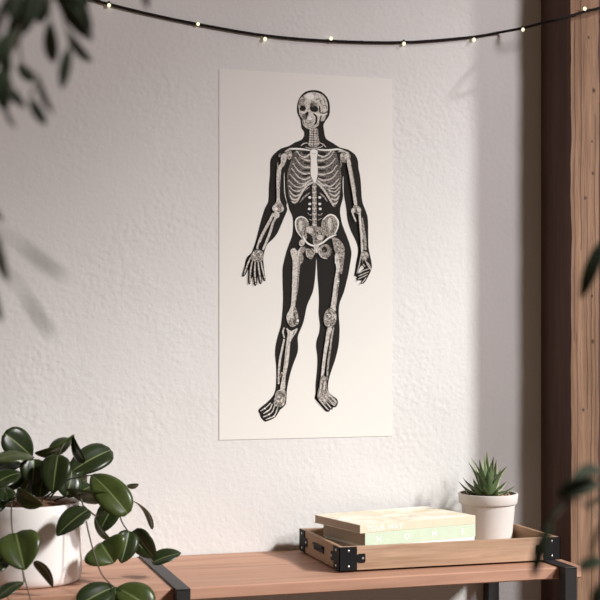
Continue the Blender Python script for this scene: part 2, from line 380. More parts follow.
    lr = [[(310,154),(304,157.5),(299,155),(296.5,151)], [(310.2,160.8),(304.5,159.8),(299.5,156.8),(296,151.8)], [(310.2,167.3),(303.5,166.8),(298.5,163.2),(294.6,157)], [(310.2,173.2),(303,173.6),(297.5,170.6),(292.8,163.5)],
          [(310.4,177),(304,179.6),(298,177.2),(291,168)], [(311.5,179.6),(303,184.2),(297,182.2),(289.6,174)], [(306.5,184),(300,187.5),(294,186),(288.2,180)], [(303,189),(298,191.4),(293,190.4),(288.4,185.5)], [(300.5,194),(297,195.9),(293,195),(289,190.5)], [(298.5,198.3),(295.5,199.8),(292,199),(290,195.5)], [(297,201.8),(294,202.6),(291.4,201.4)]]
    rr = [[(317,154.5),(323,157),(328,155),(331,151)], [(317.2,160.3),(324,160.2),(330,157.3),(333.5,151.8)], [(317.4,167.2),(325,167.2),(331,164.2),(335.6,158)], [(317.4,174),(324,174.6),(332,172),(337,165)], [(318,178.4),(325,180.6),(333,178),(338,170.5)], [(317,180),(323.5,185.6),(332,186),(339,178.5)],
          [(325,184),(330,188),(335,188.4),(340,183)], [(327.5,189),(331,191.4),(335.6,191.6),(340,187)], [(329.5,193.5),(333,195.5),(336,195.4),(339.6,191)], [(331,198.3),(334,199.8),(337,199),(339,195.5)], [(332.6,203.5),(335,203.8),(337.5,201.5)]]
    for k, rb in enumerate(lr+rr): stroke(rb, 2.0 if (k % 11) < 6 else 1.6, BONE, 0.45)
    for k, rb in enumerate(lr[:8]+rr[:8]): stroke([(p[0], p[1]+.9) for p in rb[1:]], 0.6, INK, 0.5)
    stroke([(313,182),(306.5,186),(302,192),(296.5,202.4)], 2.1, BONE, 0.4); stroke([(315.6,182),(322,188),(327,195),(333.5,206.3)], 2.1, BONE, 0.4)
    poly([(310.3,150.5),(317.2,150.5),(316.6,159),(317.6,170),(317,177),(314.6,184),(312.5,180),(310.5,174),(310.7,160)], PAP)
    stroke([(311,153),(313.8,154),(316.5,153)], 0.4, GREY)
    stroke([(300.5,146),(304,143.4),(307.6,143.2)], 1.1, BONE); stroke([(305,147),(312,148.9),(320,147.4),(323,145.4)], 0.9, BONE); stroke([(319,142.6),(323,144.4),(326,147.5)], 0.9, BONE)
    stroke([(288,149.8),(291,149),(300,149),(310,150.4)], 1.8, PAP, 0.5); stroke([(317,149.6),(328,150.2),(337,149.4),(343,150.6)], 1.8, PAP, 0.5)
    stroke([(310,192.5),(304,197),(299.5,202.5)], 1.5, GREY); stroke([(319.5,193),(324,197),(327,201.5)], 1.5, GREY); stroke([(309.5,187),(306,189.5),(304.5,191)], 1.1, GREY)
    # shoulders
    poly([(284.5,151),(290,149.5),(292,154),(291.5,158),(288.5,160),(286.5,156)], GREY); stroke([(285,151.6),(289,149.4),(292,149.4)], 1.2, BONE); ell(290, 155, 1.6, 1.4, BONE)
    ell(345, 157, 5.4, 6, GREY); stroke([(338,152),(343,151),(348,153.5)], 1.4, BONE); ell(346.5, 156.5, 2.4, 3, BONE, 20); ell(341.5, 155.5, 1.4, 1.6, BONE); stroke([(340,160),(341,165),(339.5,168)], 1.3, GREY)
    # spine
    stroke([(314,183),(314.2,200),(314.3,220),(315,236)], 4.2, GREY, 0.1)
    for q in range(9):
        v = 186.5+q*5.4; stroke([(312,v),(314.2,v+.7),(316.4,v)], 1.5, BONE); stroke([(312.4,v+2.5),(316,v+2.5)], 0.7, DG)
        stroke([(314,v+.4),(314.2,v+3.8)], 1.0, BONE, 0.3)
    for (u, v) in ((309.5,197.5),(319.5,197.5),(309.5,204),(319.5,204),(309,209),(320,209)): ell(u, v, 1.5, 1.25, PAP)
    stroke([(307.5,213),(310,215),(312,214.6)], 1.0, GREY); stroke([(322.5,213),(320,215),(317,214.6)], 1.0, GREY); stroke([(308.5,219),(312,220.5)], 0.9, GREY); stroke([(322,218),(317,220.5)], 0.9, GREY)
    # pelvis
    poly([(305.5,218.5),(300,217),(296,219.3),(295.2,225),(297,231.5),(300,236),(303,241),(307,238),(309,230),(308,222)], GREY)
    poly([(323,219),(329,214.6),(335,216),(338.2,222),(337.5,229),(335,234),(331,238.5),(326,236),(322,231),(321,224)], GREY)
    poly([(299,221),(302,222),(301.5,231),(299,229)], BONE); poly([(327.5,220),(331,219),(330.5,230),(328.5,228)], BONE); stroke([(334,222),(333.5,229),(331.5,234)], 0.8, DG); stroke([(304.5,224),(305,230),(304,235)], 0.9, DG); stroke([(325,222),(325.5,228),(327,233)], 0.9, DG)
    stroke([(308,222),(304.5,218),(300,217),(296,219.5),(295.3,225),(297,231.5),(301,237)], 1.3, PAP, 0.5); stroke([(322.5,220),(328.5,215),(334,216),(337.8,221.5),(337.3,228),(334.6,234)], 1.5, PAP, 0.5)
    poly([(306.5,227.5),(313,226),(321,227.5),(325.5,232),(322,241),(317,246),(312,242.5),(308.5,235)], GREY)
    poly([(307,227),(312,228),(312.5,232),(309.5,233.5),(306.5,230.5)], BONE); ell(319.5, 237.5, 3, 2.6, BONE); stroke([(312.5,226),(315,232),(315.5,243)], 1.3, DG); poly([(306.5,233),(311.6,236),(312.6,243.5),(308,240)], INK)
    ell(317, 233, 1.0, 1.0, INK); ell(321, 234, .8, .8, INK); ell(316.6, 239.4, .8, .8, INK); ell(320, 241, .8, .7, DG)
    stroke([(302.6,236),(306,242),(311,245.2),(316,245.6),(322.5,242.6),(329,237.6),(336,234.8)], 1.8, PAP, 0.4)
    poly([(313.5,245),(318.5,245),(317.8,252),(316,253),(314.4,251.6)], BONE)
    poly([(305.6,248.5),(310.7,250),(313.6,254.5),(311,259.2),(306.5,256)], GREY); stroke([(305.8,248.8),(306.6,256),(310.6,259)], .8, BONE); stroke([(311,248.5),(314,251.5),(313.6,255)], 1.0, BONE)
    ell(324.8, 251.2, 6.4, 7.0, GREY, 10); ell(324.2, 249.6, 2.8, 3.0, INK); stroke([(319.5,247),(318.8,253),(322,257.5),(327,258.6)], 1.2, BONE); stroke([(329,246),(330.6,251),(328.6,256)], .9, DG); ell(323.4, 250.8, 1.2, 1.0, DG)
    # left thigh and shin
    poly([(290,251),(294,248),(297,251),(301,247),(304,249),(299.5,254),(298.4,260),(298.6,275),(297.5,290),(296,298),(294.8,305),(295.8,310),(298.2,318),(298,322.5),(297,324.5),(292,327),(289,325),(286.5,320),(286.5,315),(290.3,307),(291.5,295),(292,275),(292.3,261)], BONE)
    ell(301.6, 243, 2.8, 3.6, BONE, 20); stroke([(299,240.5),(302,245),(305,247)], .8, DG); poly([(299.6,253),(303,256),(302.6,262),(300,265),(299,275),(298.6,262)], GREY); poly([(300,249),(304.5,247),(304.6,251),(301,254)], GREY)
    stroke([(297.6,262),(297.7,278),(296.6,292),(295,303)], 1.0, GREY); stroke([(297.2,276),(296.4,292)], 0.5, DG)
    poly([(294.5,306),(298,316),(297.5,323),(294.5,325),(292.5,314)], GREY); ell(291.2, 322.4, 2.9, 4.6, GREY, -8); ell(288, 317.6, 1.7, 2.6, BONE); ell(297.4, 320.6, 1.2, 1.3, PAP); stroke([(293.5,312),(294.8,318),(294.4,325)], 1.0, INK); stroke([(288.6,320),(289.4,325)], .5, DG)
    poly([(286,328),(291,331),(297,328),(296.3,332),(293,336.5),(290,343),(289,355),(287.7,365),(285.2,377),(284.6,389),(280,389.5),(281.6,379),(283.6,365),(285.2,350),(286.4,340),(287.3,333)], BONE)
    stroke([(284,327.5),(282.6,332),(284.2,338)], 1.6, BONE); stroke([(283.9,339),(281.6,350),(279.6,360),(278.7,370),(278.2,384)], 2.1, BONE, 0.3); stroke([(294.2,331),(293,335)], 1.1, DG); stroke([(286.8,344),(285,360),(283.2,374)], .6, GREY); stroke([(279.4,366),(279,384)], .8, GREY)
    stroke([(280,378),(281.8,372),(283.8,382)], .8, GREY)
    # left foot
    poly([(277,390.5),(285,390.5),(285.4,398),(284,404.5),(280,407),(273.5,405),(274.5,397)], GREY)
    stroke([(277.5,391.2),(281,389.8),(285,391.4)], 1.0, BONE); stroke([(277,394.4),(281,393.6),(285,396.4)], 1.6, DG); ell(277.5, 401, 1.6, 1.3, BONE); ell(281.5, 400.5, 1.4, 2, BONE); ell(278.5, 397, 1.2, 1.0, BONE); ell(283, 403.6, 1.0, 1.5, BONE, 20); stroke([(275,403),(279,405)], .7, DG); stroke([(279.6,398),(280,403)], .6, DG)
    for s in ([(277.5,407),(275.2,413.5),(273,416.4),(265.5,419.4)], [(274.3,405),(272.4,411),(268.3,414.6),(262.6,417)], [(272,403.6),(269.4,409.3),(263,413.6)], [(270.4,402.8),(265.4,407.6),(260.2,411)]): stroke(s, 1.25, BONE, 0.5)
    for s in ((273.6,416.2),(268.6,414.4),(266.8,411.2),(264.6,408.4)): ell(s[0], s[1], .9, .8, PAP)
    # right thigh, knee, shin
    poly([(332,238),(338,239),(343,245),(344.3,252),(343,265),(341.4,274),(339,271),(339,264),(335,253),(333,246)], GREY)
    for q in range(7): stroke([(334+q*1.1, 240+q*2.6), (337.5+q*.75, 243+q*2.8)], .5, BONE if q % 2 else DG)
    poly([(335.5,252.5),(339,261),(339.2,270),(338.3,280),(337.4,290),(335.8,299),(335,306),(335.4,310.5),(330,310),(330.6,305),(332.4,293),(334,280),(335.8,270),(335.2,262)], BONE)
    stroke([(338.2,272),(338,282),(336.4,294),(335.4,306)], 1.6, GREY, 0.3); stroke([(334.7,255),(335,259),(334.8,264)], .8, PAP); ell(338, 281.4, 1.0, .7, PAP)
    ell(329.7, 318, 6.4, 10, GREY, 6)
    random.seed(3)
    for q in range(34):
        a = random.uniform(0, 6.28); r = random.random()**.5; u = 329.7+5.6*r*math.cos(a); v = 318+8.8*r*math.sin(a); b = random.uniform(0, 6.28)
        stroke([(u-math.cos(b)*1.2, v-math.sin(b)*1.2), (u+.4*math.sin(b), v), (u+math.cos(b)*1.2, v+math.sin(b)*1.2)], .8, (INK, DG, BONE, BONE, PAP)[q % 5])
    stroke([(329.5,313),(330.5,316.5),(328.5,320)], 1.6, DG); ell(329, 315.6, 1.3, 1.7, BONE)
    poly([(327,328.5),(331.4,328),(329.6,336),(328.3,343),(326.4,352),(325,362),(323.4,374),(320.6,378),(321.5,366),(323.2,352),(325,340)], BONE)
    stroke([(333.4,327),(331.6,335),(329.6,349),(327.6,364),(326.6,380)], 2.0, GREY, 0.3); stroke([(332.3,330),(330.2,345)], .6, BONE); stroke([(329.6,332),(328.6,342)], .6, DG)
    poly([(320.4,377),(325.4,377),(327,390),(333,397),(336.4,402),(333.6,406),(326,401),(324,406),(318,399.5),(317,394),(319,386)], GREY)
    for s in ([(318.6,398.6),(324.4,406),(328.2,410)], [(321.5,397),(326.8,403.6),(331,408.3)], [(325,395.6),(330.4,402.4),(334,405.4)], [(328,394.4),(332.6,398.8),(336,402.4)], [(321.4,379),(320,388),(318.6,396)], [(324.4,382),(323.6,390)]): stroke(s, 1.1, BONE, 0.5)
    for s in ([(323,380),(321.6,390)], [(321,400),(325,405.6)], [(326.4,398),(331.6,404.4)], [(329,397.6),(334.4,402.8)], [(325.6,386),(325.4,392)]): stroke(s, .7, INK)
    # left arm
    poly([(280.5,156),(284,153.5),(286.7,156.5),(285.6,161),(283.2,166.5),(281,169),(280,180),(279.3,190),(279.6,200),(283,206.6),(283,210),(279,213),(273,211),(272,207),(276,201.6),(276.2,190),(276,178),(277,168),(280.4,163)], BONE)
    stroke([(282.6,157),(282.4,162),(280.6,166)], .8, GREY); stroke([(277.4,162),(277,167)], 1.3, GREY); ell(279.3, 155.5, 1.0, 1.8, GREY, 10); stroke([(276.4,188),(278,189.5),(279.4,188.6)], .6, DG); stroke([(279,174),(278.8,188)], .6, GREY)
    ell(279, 208, 3.6, 4.4, GREY); ell(276, 209, 1.5, 1.5, PAP); ell(282, 209.4, 1.2, 2.4, BONE); stroke([(277.4,205),(279,207.6),(281,206.2)], .8, DG); stroke([(272.4,211.8),(275,212.4),(278.6,211.6)], .9, INK); ell(276, 215, 3.2, 3.4, BONE); stroke([(274,214.4),(277.4,217)], .5, DG)
    stroke([(273,213.5),(268.3,223),(263.4,232),(259.6,240),(256.8,249)], 2.9, BONE, 0.2); stroke([(277.6,214),(272.6,223),(269.8,232),(266.4,241),(262.4,250)], 2.5, BONE, 0.3)
    stroke([(270,221.4),(264,233),(260.4,240)], .5, GREY); stroke([(275.4,219),(271.6,227)], .7, GREY); poly([(258,246),(259.8,242),(260,248.6),(258,249)], INK, 2)
    poly([(250.4,256),(253,251.6),(257,249.8),(262,251.4),(263,256),(261.6,261),(256.5,262),(252,260.6)], GREY)
    random.seed(5)
    for q in range(12):
        a = random.uniform(0, 6.28); r = random.random()**.5; ell(256.6+5*r*math.cos(a), 255.6+4*r*math.sin(a), .9, .8, (BONE, PAP, DG)[q % 3])
    for s in ([(250.4,257),(247.3,264),(243.6,274.6)], [(252,260.6),(250.2,270),(249.6,283)], [(254.8,261.6),(254.3,272),(255.4,284.4)], [(257.6,262),(258.7,271),(260.6,282.6)], [(260.4,261.6),(262.5,271),(264.8,280)]):
        stroke(s, 1.7, GREY, 0.4); stroke(s, 1.0, BONE, 0.4); P = crom([(p[0], p[1], 0) for p in s], 5)
        for q in (4, 7, 9): ell(P[q].x, P[q].y, .75, .45, DG if q != 4 else PAP)
    # right arm
    poly([(346,160),(349.6,160),(351.4,172),(354,187),(356.6,205),(354,206.4),(351.6,192),(349,177)], BONE); stroke([(350.6,166),(353,180),(355.4,192)], 1.0, GREY)
    poly([(352.6,206),(357,205.6),(360.4,209),(360,213.6),(356.4,214),(353.6,210)], GREY); ell(352.4, 211, 1.9, 2.8, BONE); stroke([(351.6,212.5),(353.4,217),(355.4,222)], 1.6, BONE); ell(358.2, 210, 2.2, 2.2, BONE); stroke([(355.2,208),(356.4,213.6)], 1.0, INK)
    stroke([(358.8,213),(360,225),(361.2,238),(361.6,254)], 2.6, BONE, 0.2); stroke([(361,218),(362.4,228),(364,238),(365,251)], 3.0, GREY, 0.3); stroke([(359.6,216),(360.4,228)], .8, PAP); stroke([(362.8,238),(363.2,250)], 1.1, DG); stroke([(362,251),(366.4,250.4)], 1.2, INK); ell(362.6, 241, 1, 2, DG)
    ell(363.8, 256, 4.2, 4.6, GREY); ell(362, 254.6, 1.2, 1.1, BONE); ell(365.6, 254, 1.0, 1.0, BONE); ell(364.6, 258, 1.3, 1.0, BONE); stroke([(366,257),(367,261)], .9, INK); stroke([(362,260),(361.6,263)], 1.6, DG)
    for s in ([(360,257),(358.6,265),(356.4,273.4)], [(364.6,260),(367.4,266),(369.4,269)], [(362.2,264),(364.4,266.6)], [(368.4,268.6),(362,271),(359,273.2)], [(368.4,271.6),(362,274.4),(357.8,276.2)], [(367,274.6),(361.2,277.4),(357.2,279.2)], [(365.6,277.6),(363,281),(361,283)], [(366.4,262),(369.8,267.4),(369.6,270.4)]): stroke(s, 1.1, GREY, 0.4); stroke(s, .6, BONE, 0.4)
    o = link_mesh('anatomy_poster', bm, [M['paper'], M['ink'], M['bone'], M['grey'], M['dgrey']])
    o['label'] = 'tall cream poster of a human skeleton inside a black body, hung on the wall'
    o['category'] = 'poster'
poster()

# ------------------------------------------------------------------ table
TOP = 0.75; TH = 0.0235
def table():
    t = thing('console_table', 'long reddish wooden side table with black metal leg frames', 'table', (0.5, -0.18, 0))
    bm = bmesh.new(); nx = 150; x0, x1 = -0.32, 1.325; yf, yb = -0.365, -0.003
    secs = []
    for i in range(nx+1):
        x = x0+(x1-x0)*i/nx
        w = noise.noise(Vector((x*3, 1.3, 0)))*0.0012 + noise.noise(Vector((x*14, 5, 0)))*0.0006
        w2 = noise.noise(Vector((x*7, 8.3, 0)))*0.0008
        b = 0.0022
        prof = [(yf+w+b, TOP), (yf+w, TOP-b), (yf+w2, TOP-TH+b), (yf+w2+b, TOP-TH), (yb-b, TOP-TH), (yb, TOP-TH+b), (yb, TOP-b), (yb-b, TOP)]
        secs.append([bm.verts.new((x, y, z)) for y, z in prof])
    for a, b in zip(secs, secs[1:]):
        for k in range(8): bm.faces.new((a[k], a[(k+1) % 8], b[(k+1) % 8], b[k]))
    bm.faces.new(secs[0]); bm.faces.new(secs[-1][::-1])
    bmesh.ops.recalc_face_normals(bm, faces=bm.faces)
    link_mesh('tabletop', bm, M['table'], t)
    for xc in (-0.274, 0.505, 1.287):
        a, b = xc-0.0132, xc+0.0132; bm = bmesh.new()
        add_box(bm, (a, -0.3935, TOP+0.0002), (b, -0.003, TOP+0.0038), 0.0008)     # strap over the top
        add_box(bm, (a, -0.3935, 0), (b, -0.3665, TOP+0.0036), 0.0012)            # front leg
        add_box(bm, (a, -0.034, 0), (b, -0.006, TOP-TH-0.0003), 0.0012)           # rear leg
        add_box(bm, (a, -0.3680, 0), (b, -0.030, 0.026), 0.0012)                  # foot rail
        link_mesh('leg_frame', bm, M['black'], t)
table()

# ------------------------------------------------------------------ tray
TX0, TX1, TY0, TY1, TZ0, TZ1 = 0.834, 1.309, -0.302, -0.036, 0.7542, 0.8005
def tray():
    t = thing('wooden_tray', 'shallow wooden tray with black riveted corner brackets holding the book stack', 'tray', ((TX0+TX1)/2, (TY0+TY1)/2, TZ0))
    w = 0.010
    bm = bmesh.new(); add_box(bm, (TX0+w, TY0+w, TZ0), (TX1-w, TY1-0.007, TZ0+0.006)); link_mesh('tray_bottom', bm, M['tray'], t)
    bm = bmesh.new(); add_box(bm, (TX0, TY0, TZ0), (TX1, TY0+w, TZ1), 0.0008); link_mesh('front_board', bm, M['tray'], t)
    bm = bmesh.new(); add_box(bm, (TX0, TY1-0.007, TZ0), (TX1, TY1, TZ1), 0.0008); link_mesh('rear_board', bm, M['tray'], t)
    for s in (0, 1):
        a, b = (TX0, TX0+w) if s == 0 else (TX1-w, TX1)
        bm = bmesh.new(); add_box(bm, (a+0.0002, TY0+w+.0001, TZ0), (b-0.0002, TY1-0.0071, TZ1), 0.0008)
        e = link_mesh('end_board', bm, M['tray_side'], t)
        bm = bmesh.new(); x = TX0-0.0016 if s == 0 else TX1+0.0016
        yc = (TY0+TY1)/2; zc = TZ0+0.024
        # small black pull recessed in the end: a backing plate with a lip
        add_box(bm, (min(x, x+.0014*(1 if s == 0 else -1)), yc-0.033, zc-0.006), (max(x, x+.0014*(1 if s == 0 else -1)), yc+0.033, zc+0.008), 0.0006)
        add_box(bm, (x-0.003, yc-0.033, zc+0.004), (x+0.003, yc+0.033, zc+0.008), 0.001)
        link_mesh('handle', bm, M['bracket'], t)
    H = TZ1-TZ0; th = 0.0016
    def plate_outline():                                           # along a, up z : plate with a centre tab
        return [(0, 0), (0.037, 0), (0.037, H*.34), (0.0405, H*.34), (0.0405, H*.31), (0.053, H*.31), (0.0545, H*.36), (0.0545, H*.64), (0.053, H*.69), (0.0405, H*.69), (0.0405, H*.66), (0.037, H*.66), (0.037, H), (0, H)]
    for cx, sx in ((TX0, 1), (TX1, -1)):
        for cy, sy in ((TY0, 1), (TY1, -1)):
            bm = bmesh.new()
            def slab(fn):
                ol = plate_outline()
                A = [bm.verts.new(fn(a, z, 0)) for a, z in ol]; B = [bm.verts.new(fn(a, z, th)) for a, z in ol]
                for tri in tessellate_polygon([[Vector((a, z, 0)) for a, z in ol]]):
                    bm.faces.new([A[i] for i in tri]); bm.faces.new([B[i] for i in tri][::-1])
                for i in range(len(ol)):
                    j = (i+1) % len(ol); bm.faces.new((A[i], B[i], B[j], A[j]))
            slab(lambda a, z, d: (cx+sx*a-sx*th, cy-sy*d, TZ0+z))          # on the long face
            slab(lambda a, z, d: (cx-sx*d, cy+sy*a-sy*th, TZ0+z))          # on the end face
            bmesh.ops.recalc_face_normals(bm, faces=bm.faces)
            br = link_mesh('corner_bracket', bm, M['bracket'], t)
            for a, z in ((0.018, H*.17), (0.018, H*.83), (0.0475, H*.5)):
                for face in (0, 1):
                    b2 = bmesh.new(); r = 0.0026
                    g = bmesh.ops.create_uvsphere(b2, u_segments=12, v_segments=8, radius=r)
                    for v in g['verts']:
                        q = v.co.copy()
                        if face == 0: v.co = Vector((cx+sx*a+q.x, cy-sy*th+q.y*.6, TZ0+z+q.z))
                        else: v.co = Vector((cx-sx*th+q.x*.6, cy+sy*a+q.y, TZ0+z+q.z))
                    s_ = link_mesh('screw', b2, M['screw'], br, smooth=True)
                    if face == 0 and z < H*.2 and cx == TX0 and cy == TY0: s_['label'] = 'bright steel screw head'
tray()

# ------------------------------------------------------------------ books
BR = math.atan2(0.225, 0.974)
def text_mesh(body, size):
    cu = bpy.data.curves.new('lettering', 'FONT'); cu.body = body; cu.size = size; cu.extrude = 0.00025
    cu.align_x = 'LEFT'; cu.align_y = 'CENTER'; cu.resolution_u = 4; cu.space_character = 1.12; cu.offset = 0.0002
    o = bpy.data.objects.new('lettering', cu); COL.objects.link(o)
    dg = bpy.context.evaluated_depsgraph_get(); me = bpy.data.meshes.new_from_object(o.evaluated_get(dg))
    COL.objects.unlink(o); bpy.data.objects.remove(o); bpy.data.curves.remove(cu)
    return me
P0 = Vector((0.899, -0.265)); ex = Vector((math.cos(BR), math.sin(BR))); ey = Vector((-ex.y, ex.x))
def book(label, s0, L, W, z0, z1, board, spine_m, cover_m, texts=()):
    p = P0 + ex*s0
    t = thing('book', label, 'book', (p.x, p.y, z0), BR, 'books stacked in the wooden tray')
    def part(name, bm, m, par=t):                                   # authored in the book's own frame
        me = bpy.data.meshes.new(name); bmesh.ops.recalc_face_normals(bm, faces=bm.faces); bm.to_mesh(me); bm.free()
        for q in (m if isinstance(m, list) else [m]): me.materials.append(q)
        o = bpy.data.objects.new(name, me); COL.objects.link(o); o.parent = par; return o
    h = z1-z0
    bm = bmesh.new(); add_box(bm, (0.0, 0.0, h-board), (L, W, h), 0.0004); part('front_cover', bm, cover_m)
    bm = bmesh.new(); add_box(bm, (0.0, 0.0, 0), (L, W, board), 0.0004); part('back_cover', bm, spine_m)
    bm = bmesh.new(); add_box(bm, (0.0, -0.0012, 0.0), (L, 0.0002, h), 0.0005); sp = part('spine', bm, spine_m)
    bm = bmesh.new(); add_box(bm, (0.0012, 0.0005, board+.00005), (L-0.0012, W-0.0016, h-board-.00005)); part('page_block', bm, M['page'])
    for body, x, size in texts:
        me = text_mesh(body, size); me.materials.append(M['letter'])
        me.transform(Matrix.Translation((x, -0.0013, h*0.47)) @ Matrix.Rotation(R(90), 4, 'X'))
        o = bpy.data.objects.new('lettering', me); COL.objects.link(o); o.parent = sp; o['label'] = 'white lettering on the spine'
    return t
ZB = TZ0+0.0064
book('thick white book at the bottom of the stack in the tray', 0.0, 0.271, 0.156, ZB, 0.7928, 0.0022, M['white'], M['white'])
book('pale green book with spaced white letters on its spine, middle of the stack', 0.0, 0.2734, 0.164, 0.7930, 0.8200, 0.0022, M['green'], M['green'],
     (('H', 0.026, 0.0165), ('O', 0.093, 0.0165), ('M', 0.162, 0.0165), ('E', 0.235, 0.0165)))
book('thin cream book with pictured cover lying on top of the stack', -0.012, 0.2854, 0.178, 0.8202, 0.8372, 0.0016, M['cream'], M['cream_art'],
     (('YOUR WAY', 0.015, 0.0150),))

# ------------------------------------------------------------------ leaves
def leaf_bm(B, T, w, roll=0.0, fold=18.0, curve=0.12, shape='round', nl=12, thick=0.0005, N0=None):
    B = Vector(B); T = Vector(T); X = T-B; L = X.length; X.normalize()
    c = (B+T)/2; N = (CAM-c).normalized() if N0 is None else Vector(N0).normalized()
    N = (N - X*N.dot(X)).normalized(); N = Matrix.Rotation(R(roll), 3, X) @ N; Yv = N.cross(X)
    S = [-1, -.72, -.4, -.05, .05, .4, .72, 1]
    def wid(t):
        if shape == 'round': return max(0.0, (t**0.62)*((1-t)**0.42)*1.92)*0.99
        if shape == 'ovate': return max(0.0, (t**0.40)*((1-t)**0.66)*1.98)
        return max(0.0, (t**0.75)*((1-t)**0.7)*2.72)
    bm = bmesh.new(); cf, sf = math.cos(R(fold)), math.sin(R(fold)); rows = []
    for side in (1, -1):
        g = []
        for i in range(nl+1):
            t = i/nl; tt = min(max(t, 0.012), 0.992); hw = w/2*wid(tt); row = []
            for s in S:
                d = abs(s)*hw
                z = d*sf + L*curve*(0.25-(t-0.5)**2)*4*1.0 - (abs(s)**3)*hw*0.22
                p = B + X*L*t + Yv*(math.copysign(d*cf, s)) + N*(z + side*thick*0.5*(1.0 if abs(s) < .99 else 0.2))
                row.append(bm.verts.new(p))
            g.append(row)
        rows.append(g)
    n = len(S)
    for si, g in enumerate(rows):
        for a, b in zip(g, g[1:]):
            for k in range(n-1):
                vs = (a[k], a[k+1], b[k+1], b[k])
                f = bm.faces.new(vs if si == 1 else vs[::-1]); f.material_index = 1 if k == 3 else 0
    g0, g1 = rows
    edge = [(i, 0) for i in range(nl+1)] + [(nl, k) for k in range(1, n)] + [(i, n-1) for i in range(nl-1, -1, -1)] + [(0, k) for k in range(n-2, 0, -1)]
    for q in range(len(edge)):
        i, k = edge[q]; j, m = edge[(q+1) % len(edge)]
        bm.faces.new((g0[i][k], g1[i][k], g1[j][m], g0[j][m]))
    bmesh.ops.recalc_face_normals(bm, faces=bm.faces)
    return bm
def add_leaf(parent, a, b, w, mats, **kw):
    o = link_mesh('leaf', leaf_bm(a, b, w, **kw), mats, parent, smooth=True); return o

